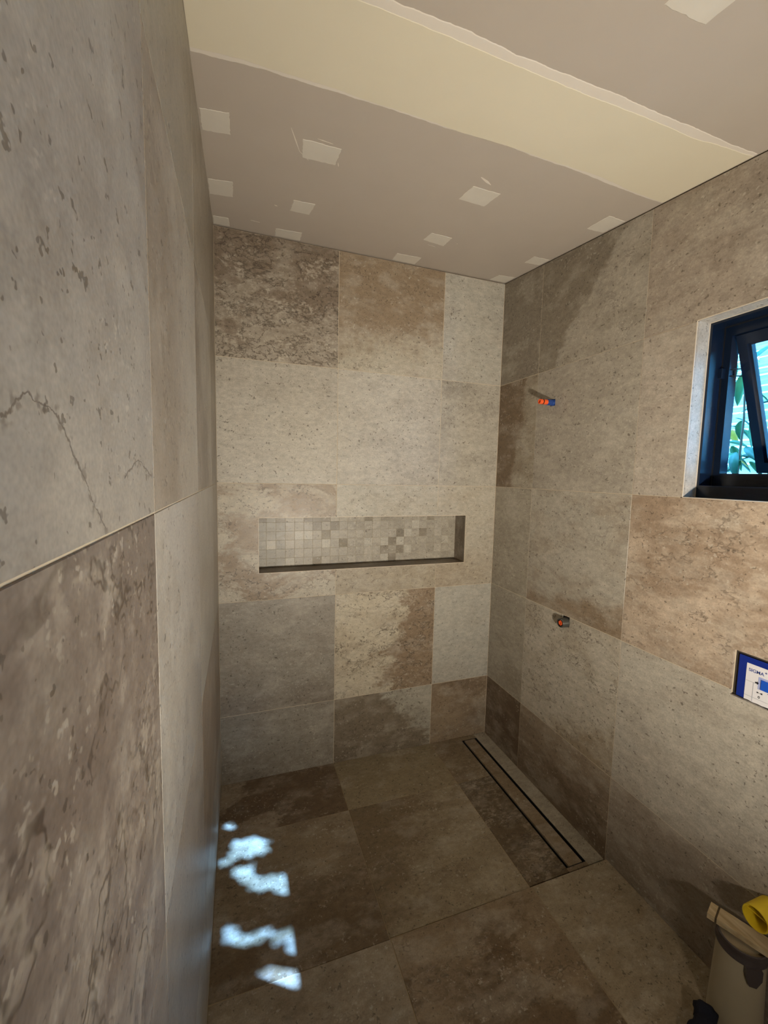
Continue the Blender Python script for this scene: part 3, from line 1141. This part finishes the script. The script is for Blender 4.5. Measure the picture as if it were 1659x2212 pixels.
# friction stay between jamb and sash
bm = bmesh.new()
p0 = Vector((XB + 0.010, yA - 0.035, 2.015))
for dz in (0.0, -0.022):
    tube(bm, [p0 + Vector((0, 0, dz)), sash_T(0.012, sw_hi + 0.001, 0.115 - dz * 1.2)], 0.0022, 8)
tube(bm, [p0 + Vector((0.016, -0.0005, -0.002)), p0 + Vector((0.018, -0.0005, -0.024))], 0.0024, 8)
link('friction_stay', mesh_from(bm), M_RUBBER, window)

# ---------------------------------------------------------------- pipe stubs on the right wall
PY, PZ = -0.453, 2.0015
st1 = thing('shower_arm_stub', (W, PY, PZ), 'blue and orange plugged shower pipe stub high on right wall', 'pipe stub', 'capped pipe stubs')


def wall_lathe(prof, y, z, seg=32, cap0=True, cap1=True, smooth=True):
    bm = bmesh.new()
    lathe(bm, prof, seg, 'x', (W, y, z), cap0, cap1)
    me = mesh_from(bm, smooth)
    return me


def autos(o):
    m = o.modifiers.new('edges', 'EDGE_SPLIT')
    m.split_angle = math.radians(35)
    return o


autos(child('flange', wall_lathe([(0.0165, -0.012), (0.0165, 0.006), (0.0155, 0.009)], PY, PZ), M_BLUEP, st1))
# ribbed blue collar
bm = bmesh.new()
seg = 40
prof = []
for h in (0.008, 0.036):
    prof.append([(0.0138 + (0.0010 if i % 4 < 2 else 0.0)) for i in range(seg)])
rg = []
for k, h in enumerate((0.006, 0.034, 0.036)):
    rg.append([bm.verts.new((W - h, PY + (prof[0][i] - (0.001 if k == 2 else 0)) * math.cos(2 * math.pi * i / seg),
                             PZ + (prof[0][i] - (0.001 if k == 2 else 0)) * math.sin(2 * math.pi * i / seg))) for i in range(seg)])
for a, b in zip(rg, rg[1:]):
    for i in range(seg):
        bm.faces.new((a[i], a[(i + 1) % seg], b[(i + 1) % seg], b[i]))
bm.faces.new(rg[-1])
child('collar', mesh_from(bm), M_BLUEP, st1)
autos(child('plug', wall_lathe([(0.0122, 0.035), (0.0122, 0.058), (0.0108, 0.0585), (0.0108, 0.064), (0.0122, 0.0645), (0.0122, 0.080),
                                (0.0112, 0.081), (0.0070, 0.081), (0.0070, 0.066)], PY, PZ), M_ORANGE, st1))
autos(child('sealing_ring', wall_lathe([(0.0108, 0.0582), (0.0126, 0.0592), (0.0126, 0.0633), (0.0108, 0.0643)], PY, PZ), M_BLACK, st1))

MY, MZ = -0.6304, 0.9385
st2 = thing('mixer_pipe_stub', (W, MY, MZ), 'dark grey metal pipe stub with orange hex plug on right wall', 'pipe stub', 'capped pipe stubs')
autos(child('sleeve', wall_lathe([(0.0235, -0.015), (0.0240, 0.006), (0.0232, 0.010), (0.0225, 0.034), (0.0210, 0.0365), (0.0170, 0.0365), (0.0170, 0.018)], MY, MZ),
            M_GREYP, st2))
bm = bmesh.new()
hx6 = [(0.0125 * math.cos(math.pi / 3 * i + 0.3), 0.0125 * math.sin(math.pi / 3 * i + 0.3)) for i in range(6)]
ra = [bm.verts.new((W - 0.018, MY + a, MZ + b)) for a, b in hx6]
rb = [bm.verts.new((W - 0.0345, MY + a, MZ + b)) for a, b in hx6]
rc = [bm.verts.new((W - 0.0345, MY + a * .35, MZ + b * .75)) for a, b in hx6]
rd = [bm.verts.new((W - 0.024, MY + a * .35, MZ + b * .75)) for a, b in hx6]
for a, b in ((ra, rb), (rb, rc), (rc, rd)):
    for i in range(6):
        bm.faces.new((a[i], a[(i + 1) % 6], b[(i + 1) % 6], b[i]))
bm.faces.new(rd)
bm.faces.new(ra)
child('hex_plug', mesh_from(bm), M_ORANGE, st2)
autos(child('inner_ring', wall_lathe([(0.0170, 0.018), (0.0170, 0.0350), (0.0140, 0.0350), (0.0140, 0.018)], MY, MZ), M_BLACK, st2))

# ---------------------------------------------------------------- cistern cover plate in its cut-out
PX = 1.5945
pl = thing('cistern_cover', (PX, -1.45, 0.951), 'blue edged white cistern cover with printed diagram recessed in right wall', 'cover plate')
yL, yR = -1.344, -1.556
zB, zT = 0.953, 1.087
bm = bmesh.new()
box(bm, PX, PX + 0.008, yL - 0.0215, yL, zB, zT)
box(bm, PX, PX + 0.008, yR, yR + 0.0215, zB, zT)
box(bm, PX, PX + 0.008, yR + 0.0215, yL - 0.0215, zT - 0.0185, zT)
box(bm, PX, PX + 0.008, yR + 0.0215, yL - 0.0215, zB, zB + 0.002)
child('blue_surround', mesh_from(bm), M_PBLUE, pl)
bm = bmesh.new()
# white board, its lower edge cut roughly by hand
zs = [zB - 0.0005 + 0.0035 * mnoise.noise((i * 0.7, 3.1, 0)) for i in range(15)]
ys = [yL - 0.0215 + (yR + 0.0215 - (yL - 0.0215)) * i / 14 for i in range(15)]
fa = [bm.verts.new((PX - 0.0008, y, z)) for y, z in zip(ys, zs)] + [bm.verts.new((PX - 0.0008, y, zT - 0.0185)) for y in reversed(ys)]
bm.faces.new(fa)
r = bmesh.ops.extrude_face_region(bm, geom=list(bm.faces))
for e in r['geom']:
    if isinstance(e, bmesh.types.BMVert):
        e.co.x += 0.008
board = child('white_board', mesh_from(bm), M_PWHITE, pl)


def flat(name, pts, mat, parent=board, t=0.0006, off=0.0):
    bm = bmesh.new()
    f = [bm.verts.new((PX - 0.0008 - t - off, y, z)) for y, z in pts]
    bm.faces.new(f)
    r = bmesh.ops.extrude_face_region(bm, geom=list(bm.faces))
    for e in r['geom']:
        if isinstance(e, bmesh.types.BMVert):
            e.co.x += t
    return child(name, mesh_from(bm), mat, parent)


def yz_rect(y0, y1, z0, z1):
    return [(y0, z0), (y1, z0), (y1, z1), (y0, z1)]


flat('print_panel', yz_rect(-1.399, -1.466, 0.999, 1.0375), M_PPALE)
b0 = flat('button', yz_rect(-1.407, -1.458, 1.001, 1.0315), M_PMID, t=0.003)


def arrow(y, z, dy, dz, s=0.0052):
    """block arrow with its tip towards (dy, dz)"""
    base = [(-1.0, -0.45), (-0.1, -0.45), (-0.1, -1.0), (1.0, 0), (-0.1, 1.0), (-0.1, 0.45), (-1.0, 0.45)]
    pts = []
    for a, b in base:
        pts.append((y + (a * dy - b * dz) * s, z + (a * dz + b * dy) * s))
    flat('printed_arrow', pts, M_PBLK)


arrow(-1.3965, 1.0165, -1, 0)
arrow(-1.4300, 1.0445, 0, -1, 0.0060)
arrow(-1.4300, 0.9950, 0, 1, 0.0060)
arrow(-1.4690, 1.0165, 1, 0)
flat('printed_arrow', [(-1.398, 0.9905), (-1.4045, 0.9882), (-1.398, 0.9855)], M_PBLK)
flat('printed_arrow', [(-1.412, 0.9910), (-1.4045, 0.9882), (-1.412, 0.9855)], M_PBLK)
for (y0, y1, z0, z1) in ((-1.3665, -1.3920, 1.0130, 1.0137), (-1.3868, -1.3876, 0.9545, 1.0135), (-1.3665, -1.5330, 0.9665, 0.9672),
                         (-1.3960, -1.4000, 0.9880, 0.9886), (-1.4725, -1.5330, 1.0130, 1.0137), (-1.5110, -1.5118, 0.9545, 1.0135)):
    flat('printed_line', yz_rect(y0, y1, z0, z1), M_PGREY)


def text(body, y, z, size, mat, name):
    cu = bpy.data.curves.new('t', 'FONT')
    cu.body = body
    cu.size = size
    cu.extrude = 0.0002
    cu.offset = 0.0002
    t = bpy.data.objects.new('t', cu)
    COL.objects.link(t)
    bpy.context.view_layer.update()
    me = bpy.data.meshes.new_from_object(t.evaluated_get(bpy.context.evaluated_depsgraph_get()))
    bpy.data.objects.remove(t)
    me.materials.clear()
    m = Matrix.Identity(4)
    for i, (u, v, n) in enumerate(zip((0, -1, 0), (0, 0, 1), (-1, 0, 0))):
        m[i][0], m[i][1], m[i][2] = u, v, n
    m[0][3], m[1][3], m[2][3] = PX - 0.0010, y, z
    me.transform(m)
    return child(name, me, mat, board)


text('SIGMA', -1.3715, 1.0450, 0.0138, M_PINK, 'printed_word')
text('®', -1.4140, 1.0540, 0.006, M_PINK, 'printed_mark')
text('0', -1.4015, 0.9715, 0.0105, M_PBLK, 'printed_digit')
# raw wallboard around the box inside the cut-out
bm = bmesh.new()
box(bm, 1.6060, 1.612, -1.564, -1.331, 0.949, 1.103)
child('rear_panel', mesh_from(bm), M_VOID, pl)

# ---------------------------------------------------------------- flush pipe cap
FY, FZ = -1.4985, 0.3720
cap = thing('pipe_end_cap', (W, FY, FZ), 'yellow plastic cap on the pipe stub low on right wall', 'pipe cap')
autos(child('cap_shell', wall_lathe([(0.0335, 0.004), (0.0335, 0.078), (0.0325, 0.080), (0.0300, 0.080), (0.0290, 0.077), (0.0285, 0.030)], FY, FZ, 56), M_YELLOW, cap))
bm = bmesh.new()
box(bm, W - 0.062, W - 0.030, FY - 0.029, FY + 0.029, FZ - 0.002, FZ + 0.002)
child('web', mesh_from(bm), M_YELLOW, cap)
autos(child('pipe', wall_lathe([(0.0275, -0.010), (0.0275, 0.006)], FY, FZ, 48), M_GREYP, cap))

# ---------------------------------------------------------------- small pail with a board across it
KX, KY = 1.5085, -1.4700
pail = thing('pail', (KX, KY, 0.0), 'small cream plastic pail with charcoal collar standing against right wall', 'pail')
bm = bmesh.new()
lathe(bm, [(0.062, 0.001), (0.066, 0.004), (0.0655, 0.02), (0.060, 0.18), (0.0575, 0.262), (0.0545, 0.266), (0.0545, 0.03)], 56, 'z', (KX, KY, 0), True, True)
autos(child('body', mesh_from(bm, True), M_BODY, pail))
bm = bmesh.new()
lathe(bm, [(0.0580, 0.244), (0.0612, 0.247), (0.0618, 0.253), (0.0600, 0.257), (0.0600, 0.270), (0.0612, 0.273), (0.0606, 0.281), (0.0580, 0.283),
           (0.0555, 0.281), (0.0550, 0.262)], 56, 'z', (KX, KY, 0))
autos(child('collar', mesh_from(bm, True), M_COLLAR, pail))
bm = bmesh.new()
prof = [(0.0001, 0.271)] + [(0.0547 * k / 6, 0.271 + 0.002 * mnoise.noise((k * 1.7, 0, 0))) for k in range(1, 7)]
lathe(bm, prof, 40, 'z', (KX, KY, 0))
child('contents', mesh_from(bm, True), M_DRIED, pail)
# handle lug on the side facing the room
ang = math.atan2(-1.515 - KY, 1.478 - KX)
dirv = Vector((math.cos(ang), math.sin(ang), 0))
tan = Vector((-dirv.y, dirv.x, 0))
bm = bmesh.new()
pr = [(-0.020, 0.250), (0.020, 0.250), (0.020, 0.222), (0.008, 0.196), (-0.010, 0.198), (-0.020, 0.226)]
for d in (0.055, 0.068):
    bm.faces.new([bm.verts.new(Vector((KX, KY, 0)) + dirv * (d if z > 0.21 else d - 0.0) + tan * s + Vector((0, 0, z))) for s, z in pr])
bm.verts.ensure_lookup_table()
for i in range(6):
    bm.faces.new((bm.verts[i], bm.verts[(i + 1) % 6], bm.verts[6 + (i + 1) % 6], bm.verts[6 + i]))
child('handle_lug', mesh_from(bm), M_COLLAR, pail)
# timber offcut resting on the pail
BZ = 0.2835
axis = Vector((0.0505, -0.1285, 0)).normalized()
perp = Vector((axis.y, -axis.x, 0))
perp = perp if perp.x < 0 else -perp
tip = Vector((1.507, -1.383, BZ))
brd = thing('timber_offcut', tip, 'pale timber offcut with dark pencil band lying across the pail', 'wood offcut')


def board_box(bm, a0, a1, w0, w1, z0, z1):
    for v in box(bm, a0, a1, w0, w1, z0, z1):
        v.co = tip + axis * v.co.x + perp * v.co.y + Vector((0, 0, v.co.z))


bm = bmesh.new()
board_box(bm, 0.0, 0.0185, 0.0, 0.052, 0.0, 0.016)
child('end_block', mesh_from(bm), M_WOOD, brd)
bm = bmesh.new()
board_box(bm, 0.0185, 0.0235, 0.0006, 0.0514, 0.0006, 0.0154)
child('dark_band', mesh_from(bm), plain('dark_glue', (82, 68, 46), 0.8), brd)
bm = bmesh.new()
board_box(bm, 0.0235, 0.235, 0.0, 0.052, 0.0, 0.016)
child('plank', mesh_from(bm), M_WOOD, brd)

# ---------------------------------------------------------------- thin offcut and glove on the floor
bm = bmesh.new()
vs4 = [(1.4180, -1.4030), (1.4400, -1.4100), (1.4150, -1.4700), (1.3750, -1.4560)]
fa = [bm.verts.new((x, y, 0.0005)) for x, y in vs4]
bm.faces.new(fa)
r = bmesh.ops.extrude_face_region(bm, geom=list(bm.faces))
for e in r['geom']:
    if isinstance(e, bmesh.types.BMVert):
        e.co.z += 0.006
chip = link('tile_offcut', mesh_from(bm), M_DRIED)
chip['label'] = 'thin tan tile offcut lying under the navy glove'
chip['category'] = 'offcut'

glove = thing('work_glove', (1.358, -1.478, 0.0), 'crumpled navy work glove dropped on floor beside the cream pail', 'glove')


def blob(bm, pts, rads, seg=12):
    tube(bm, pts, rads, seg)
    for p, r in ((pts[0], rads[0]), (pts[-1], rads[-1])):
        bmesh.ops.create_icosphere(bm, subdivisions=2, radius=r, matrix=Matrix.Translation(Vector(p)))


bm = bmesh.new()
G0 = Vector((1.358, -1.478, 0.030))
fdir = Vector((-0.88, -0.475, 0)).normalized()
sdir = Vector((-fdir.y, fdir.x, 0))


def gp(f, s, z):
    return G0 + fdir * f + sdir * s + Vector((0, 0, z))


blob(bm, [gp(-0.045, 0, 0.004), gp(-0.02, 0, 0.006), gp(0.02, 0.002, 0.004), gp(0.05, 0, 0.0)], [0.024, 0.026, 0.027, 0.022])
blob(bm, [gp(0.0, 0.018, 0.0), gp(0.04, 0.022, -0.002)], [0.020, 0.018])
blob(bm, [gp(0.0, -0.018, 0.0), gp(0.04, -0.022, -0.002)], [0.020, 0.018])
for s, l in ((-0.027, 0.045), (-0.009, 0.058), (0.009, 0.062), (0.027, 0.050)):
    blob(bm, [gp(0.045, s, 0.0), gp(0.045 + l * .6, s * 1.15, 0.004), gp(0.045 + l, s * 1.2, -0.010)], [0.0105, 0.0100, 0.0088])
blob(bm, [gp(0.0, 0.030, 0.0), gp(0.025, 0.050, 0.002), gp(0.048, 0.056, -0.008)], [0.012, 0.011, 0.0095])
o = child('hand_shell', mesh_from(bm, True), M_NAVY, glove)
rm = o.modifiers.new('remesh', 'REMESH')
rm.mode = 'VOXEL'
rm.voxel_size = 0.0035
rm.use_smooth_shade = True
sm = o.modifiers.new('smooth', 'SMOOTH')
sm.iterations = 6
# floppy cuff, flaring and turned over at one side
bm = bmesh.new()
rings = []
for k, (f, rs, rz, zc) in enumerate(((-0.030, 0.024, 0.024, 0.004), (-0.045, 0.026, 0.025, 0.008), (-0.058, 0.028, 0.024, 0.012), (-0.064, 0.031, 0.023, 0.014),
                                     (-0.058, 0.026, 0.018, 0.012), (-0.040, 0.022, 0.017, 0.004))):
    ring_ = []
    for i in range(28):
        a = 2 * math.pi * i / 28
        w = 1 + 0.10 * math.sin(3 * a + k) + 0.05 * math.sin(7 * a)
        ring_.append(bm.verts.new(gp(f - 0.008 * max(0, math.cos(a)) * (k in (2, 3)), rs * w * math.cos(a), zc + rz * w * math.sin(a) + 0.0)))
    rings.append(ring_)
for a, b in zip(rings, rings[1:]):
    for i in range(28):
        bm.faces.new((a[i], a[(i + 1) % 28], b[(i + 1) % 28], b[i]))
child('cuff', mesh_from(bm, True), M_NAVY, glove)

# ---------------------------------------------------------------- outside the window
bm = bmesh.new()
box(bm, W + 0.16, 8.0, -6.0, 6.0, -0.12, -0.02)
o = link('ground', mesh_from(bm), M_GROUND)
o['kind'] = 'structure'

fence = thing('slat_fence', (2.95, -0.6, -0.02), 'weathered horizontal slat fence seen through the window', 'fence')
slat_me = None
zz = 0.05
k = 0
while zz < 2.62:
    hgt = 0.050 if k % 2 == 0 else 0.028
    bm = bmesh.new()
    box(bm, 2.945, 2.965, -3.4, 2.2, zz, zz + hgt)
    child('slat', mesh_from(bm), M_SLAT, fence)
    zz += hgt + 0.012
    k += 1
for y in (-3.2, -1.5, 0.3, 2.0):
    bm = bmesh.new()
    box(bm, 2.966, 3.05, y - 0.045, y + 0.045, -0.02, 2.64)
    child('post', mesh_from(bm), M_SLAT, fence)


def leaf_mesh(l, w, bend):
    bm = bmesh.new()
    n = 6
    rows = []
    for i in range(n + 1):
        t = i / n
        ww = w * math.sin(math.pi * min(1, t * 0.96 + 0.04)) ** 0.8 * (1 - 0.25 * t)
        z = -bend * t * t * l
        rows.append((bm.verts.new((t * l, -ww / 2, z + ww * 0.16)), bm.verts.new((t * l, 0, z)), bm.verts.new((t * l, ww / 2, z + ww * 0.16))))
    for a, b in zip(rows, rows[1:]):
        bm.faces.new((a[0], b[0], b[1], a[1]))
        bm.faces.new((a[1], b[1], b[2], a[2]))
    r = bmesh.ops.extrude_face_region(bm, geom=list(bm.faces))
    for e in r['geom']:
        if isinstance(e, bmesh.types.BMVert):
            e.co.z -= 0.0006
    return mesh_from(bm, True)


lr = random.Random(11)
leaf_meshes = []
for mi in range(3):
    for (l, w, bd) in ((0.12, 0.042, 0.5), (0.10, 0.036, 0.9), (0.14, 0.046, 0.3)):
        me = leaf_mesh(l, w, bd)
        me.materials.append(M_LEAF[mi])
        leaf_meshes.append(me)

shrub = thing('leafy_shrub', (2.45, -0.80, -0.02), 'leafy green shrub growing outside in front of the slat fence', 'shrub')
stems = []
for (bx, by, tx, ty, tz) in ((2.50, -0.75, 2.42, -0.62, 2.5), (2.52, -0.85, 2.38, -0.95, 2.4), (2.48, -0.70, 2.55, -0.35, 2.3),
                             (2.55, -0.90, 2.50, -1.30, 2.35), (2.50, -0.80, 2.30, -0.78, 2.2)):
    pts = []
    for i in range(9):
        t = i / 8
        pts.append(Vector((bx + (tx - bx) * t + 0.05 * math.sin(5 * t + bx * 9), by + (ty - by) * t + 0.06 * math.sin(4 * t + by * 7), -0.02 + (tz + 0.02) * t)))
    bm = bmesh.new()
    tube(bm, pts, [0.014 * (1 - 0.75 * i / 8) for i in range(9)], 8)
    child('stem', mesh_from(bm, True), M_BARK, shrub)
    stems.append(pts)
for n in range(210):
    pts = lr.choice(stems)
    t = lr.uniform(0.48, 1.0) * 8
    i = min(int(t), 7)
    p = pts[i].lerp(pts[i + 1], t - i)
    mi = 2 if lr.random() < 0.10 else (0 if lr.random() < 0.6 else 1)
    o = link('leaf', leaf_meshes[mi * 3 + lr.randrange(3)], None, shrub)
    az = lr.uniform(0, 2 * math.pi)
    off = Vector((math.cos(az), math.sin(az), 0)) * lr.uniform(0.0, 0.10) + Vector((0, 0, lr.uniform(-0.04, 0.05)))
    o.matrix_world = (Matrix.Translation(p + off) @ Matrix.Rotation(az, 4, 'Z') @ Matrix.Rotation(lr.uniform(-0.3, 0.9), 4, 'Y') @
                      Matrix.Rotation(lr.uniform(-0.8, 0.8), 4, 'X') @ Matrix.Scale(lr.uniform(0.75, 1.15), 4))
    o.matrix_parent_inverse = Matrix.Translation(-Vector(shrub.location))

# a tree further up the sun's path: its canopy breaks the sunlight into the patches on the floor
tree = thing('overhanging_tree', (2.5, -3.0, -0.02), 'leafy tree outside whose canopy dapples the sunlight on the floor', 'tree')
gaps = [  # (x, y, rx, ry, angle): sunlit patches on the floor, metres
    (0.045, -0.268, 0.016, 0.016, 0), (0.150, -0.396, 0.085, 0.016, -0.22), (0.130, -0.436, 0.085, 0.026, -0.20),
    (0.040, -0.455, 0.035, 0.012, 0.3), (0.105, -0.530, 0.040, 0.030, -0.5), (0.150, -0.585, 0.050, 0.022, -0.8), (0.255, -0.600, 0.050, 0.014, -0.4),
    (0.240, -0.640, 0.060, 0.010, -0.5), (0.065, -0.752, 0.028, 0.018, 0), (0.140, -0.790, 0.060, 0.015, 0.05), 
    (0.282, -0.850, 0.034, 0.050, 0.0), (0.255, -0.818, 0.055, 0.020, -0.15), (0.215, -0.905, 0.060, 0.016, -0.7), (0.262, -0.945, 0.045, 0.013, -0.9),
    (0.190, -0.950, 0.065, 0.013, -0.75), (-0.12, -0.42, 0.05, 0.02, 0.4), (-0.22, -0.62, 0.06, 0.02, 0.2), (-0.30, -0.85, 0.06, 0.02, 0.2),
]
up = -SUN_DIR
ax1 = up.cross(Vector((0, 0, 1))).normalized()
ax2 = ax1.cross(up).normalized()
bm = bmesh.new()
tr = random.Random(21)


def in_gap(x, y, grow):
    for (gx, gy, rx, ry, an) in gaps:
        dx, dy = x - gx, y - gy
        c, s = math.cos(an), math.sin(an)
        a, b = c * dx + s * dy, -s * dx + c * dy
        if (a / (rx + grow)) ** 2 + (b / (ry + grow)) ** 2 < 1:
            return True
    return False


nl = 0
for layer in range(2):
    x = -1.15
    while x < 0.55:
        y = -1.55
        while y < 0.15:
            px, py = x + tr.uniform(-.009, .009), y + tr.uniform(-.009, .009)
            if not in_gap(px, py, 0.013):
                c = Vector((px, py, 0)) + up * (3.95 + tr.uniform(-0.12, 0.12))
                an = tr.uniform(0, math.pi)
                d1 = (ax1 * math.cos(an) + ax2 * math.sin(an) + up * tr.uniform(-.3, .3)).normalized()
                d2 = up.cross(d1).normalized()
                l, w = tr.uniform(0.020, 0.030), tr.uniform(0.013, 0.019)
                v = [bm.verts.new(c + d1 * a * l + d2 * b * w) for a, b in ((-1, 0), (-.3, -.9), (.5, -.7), (1, 0), (.5, .7), (-.3, .9))]
                bm.faces.new(v)
                nl += 1
            y += 0.0215
        x += 0.0215
o = child('foliage', mesh_from(bm), M_LEAF[1], tree)
o['kind'] = 'stuff'
bm = bmesh.new()
cc = Vector((-0.3, -0.6, 0)) + up * 4.10
tube(bm, [Vector((2.5, -3.0, -0.02)), Vector((2.52, -3.02, 1.2)), Vector((2.45, -2.95, 2.3)), cc + Vector((0.25, -0.45, 0.05)), cc + Vector((0, 0, 0.12)), cc + Vector((-0.3, 0.5, 0.15))],
     [0.06, 0.055, 0.045, 0.025, 0.016, 0.008], 12)
child('trunk', mesh_from(bm, True), M_BARK, tree)
bpy.context.view_layer.update()
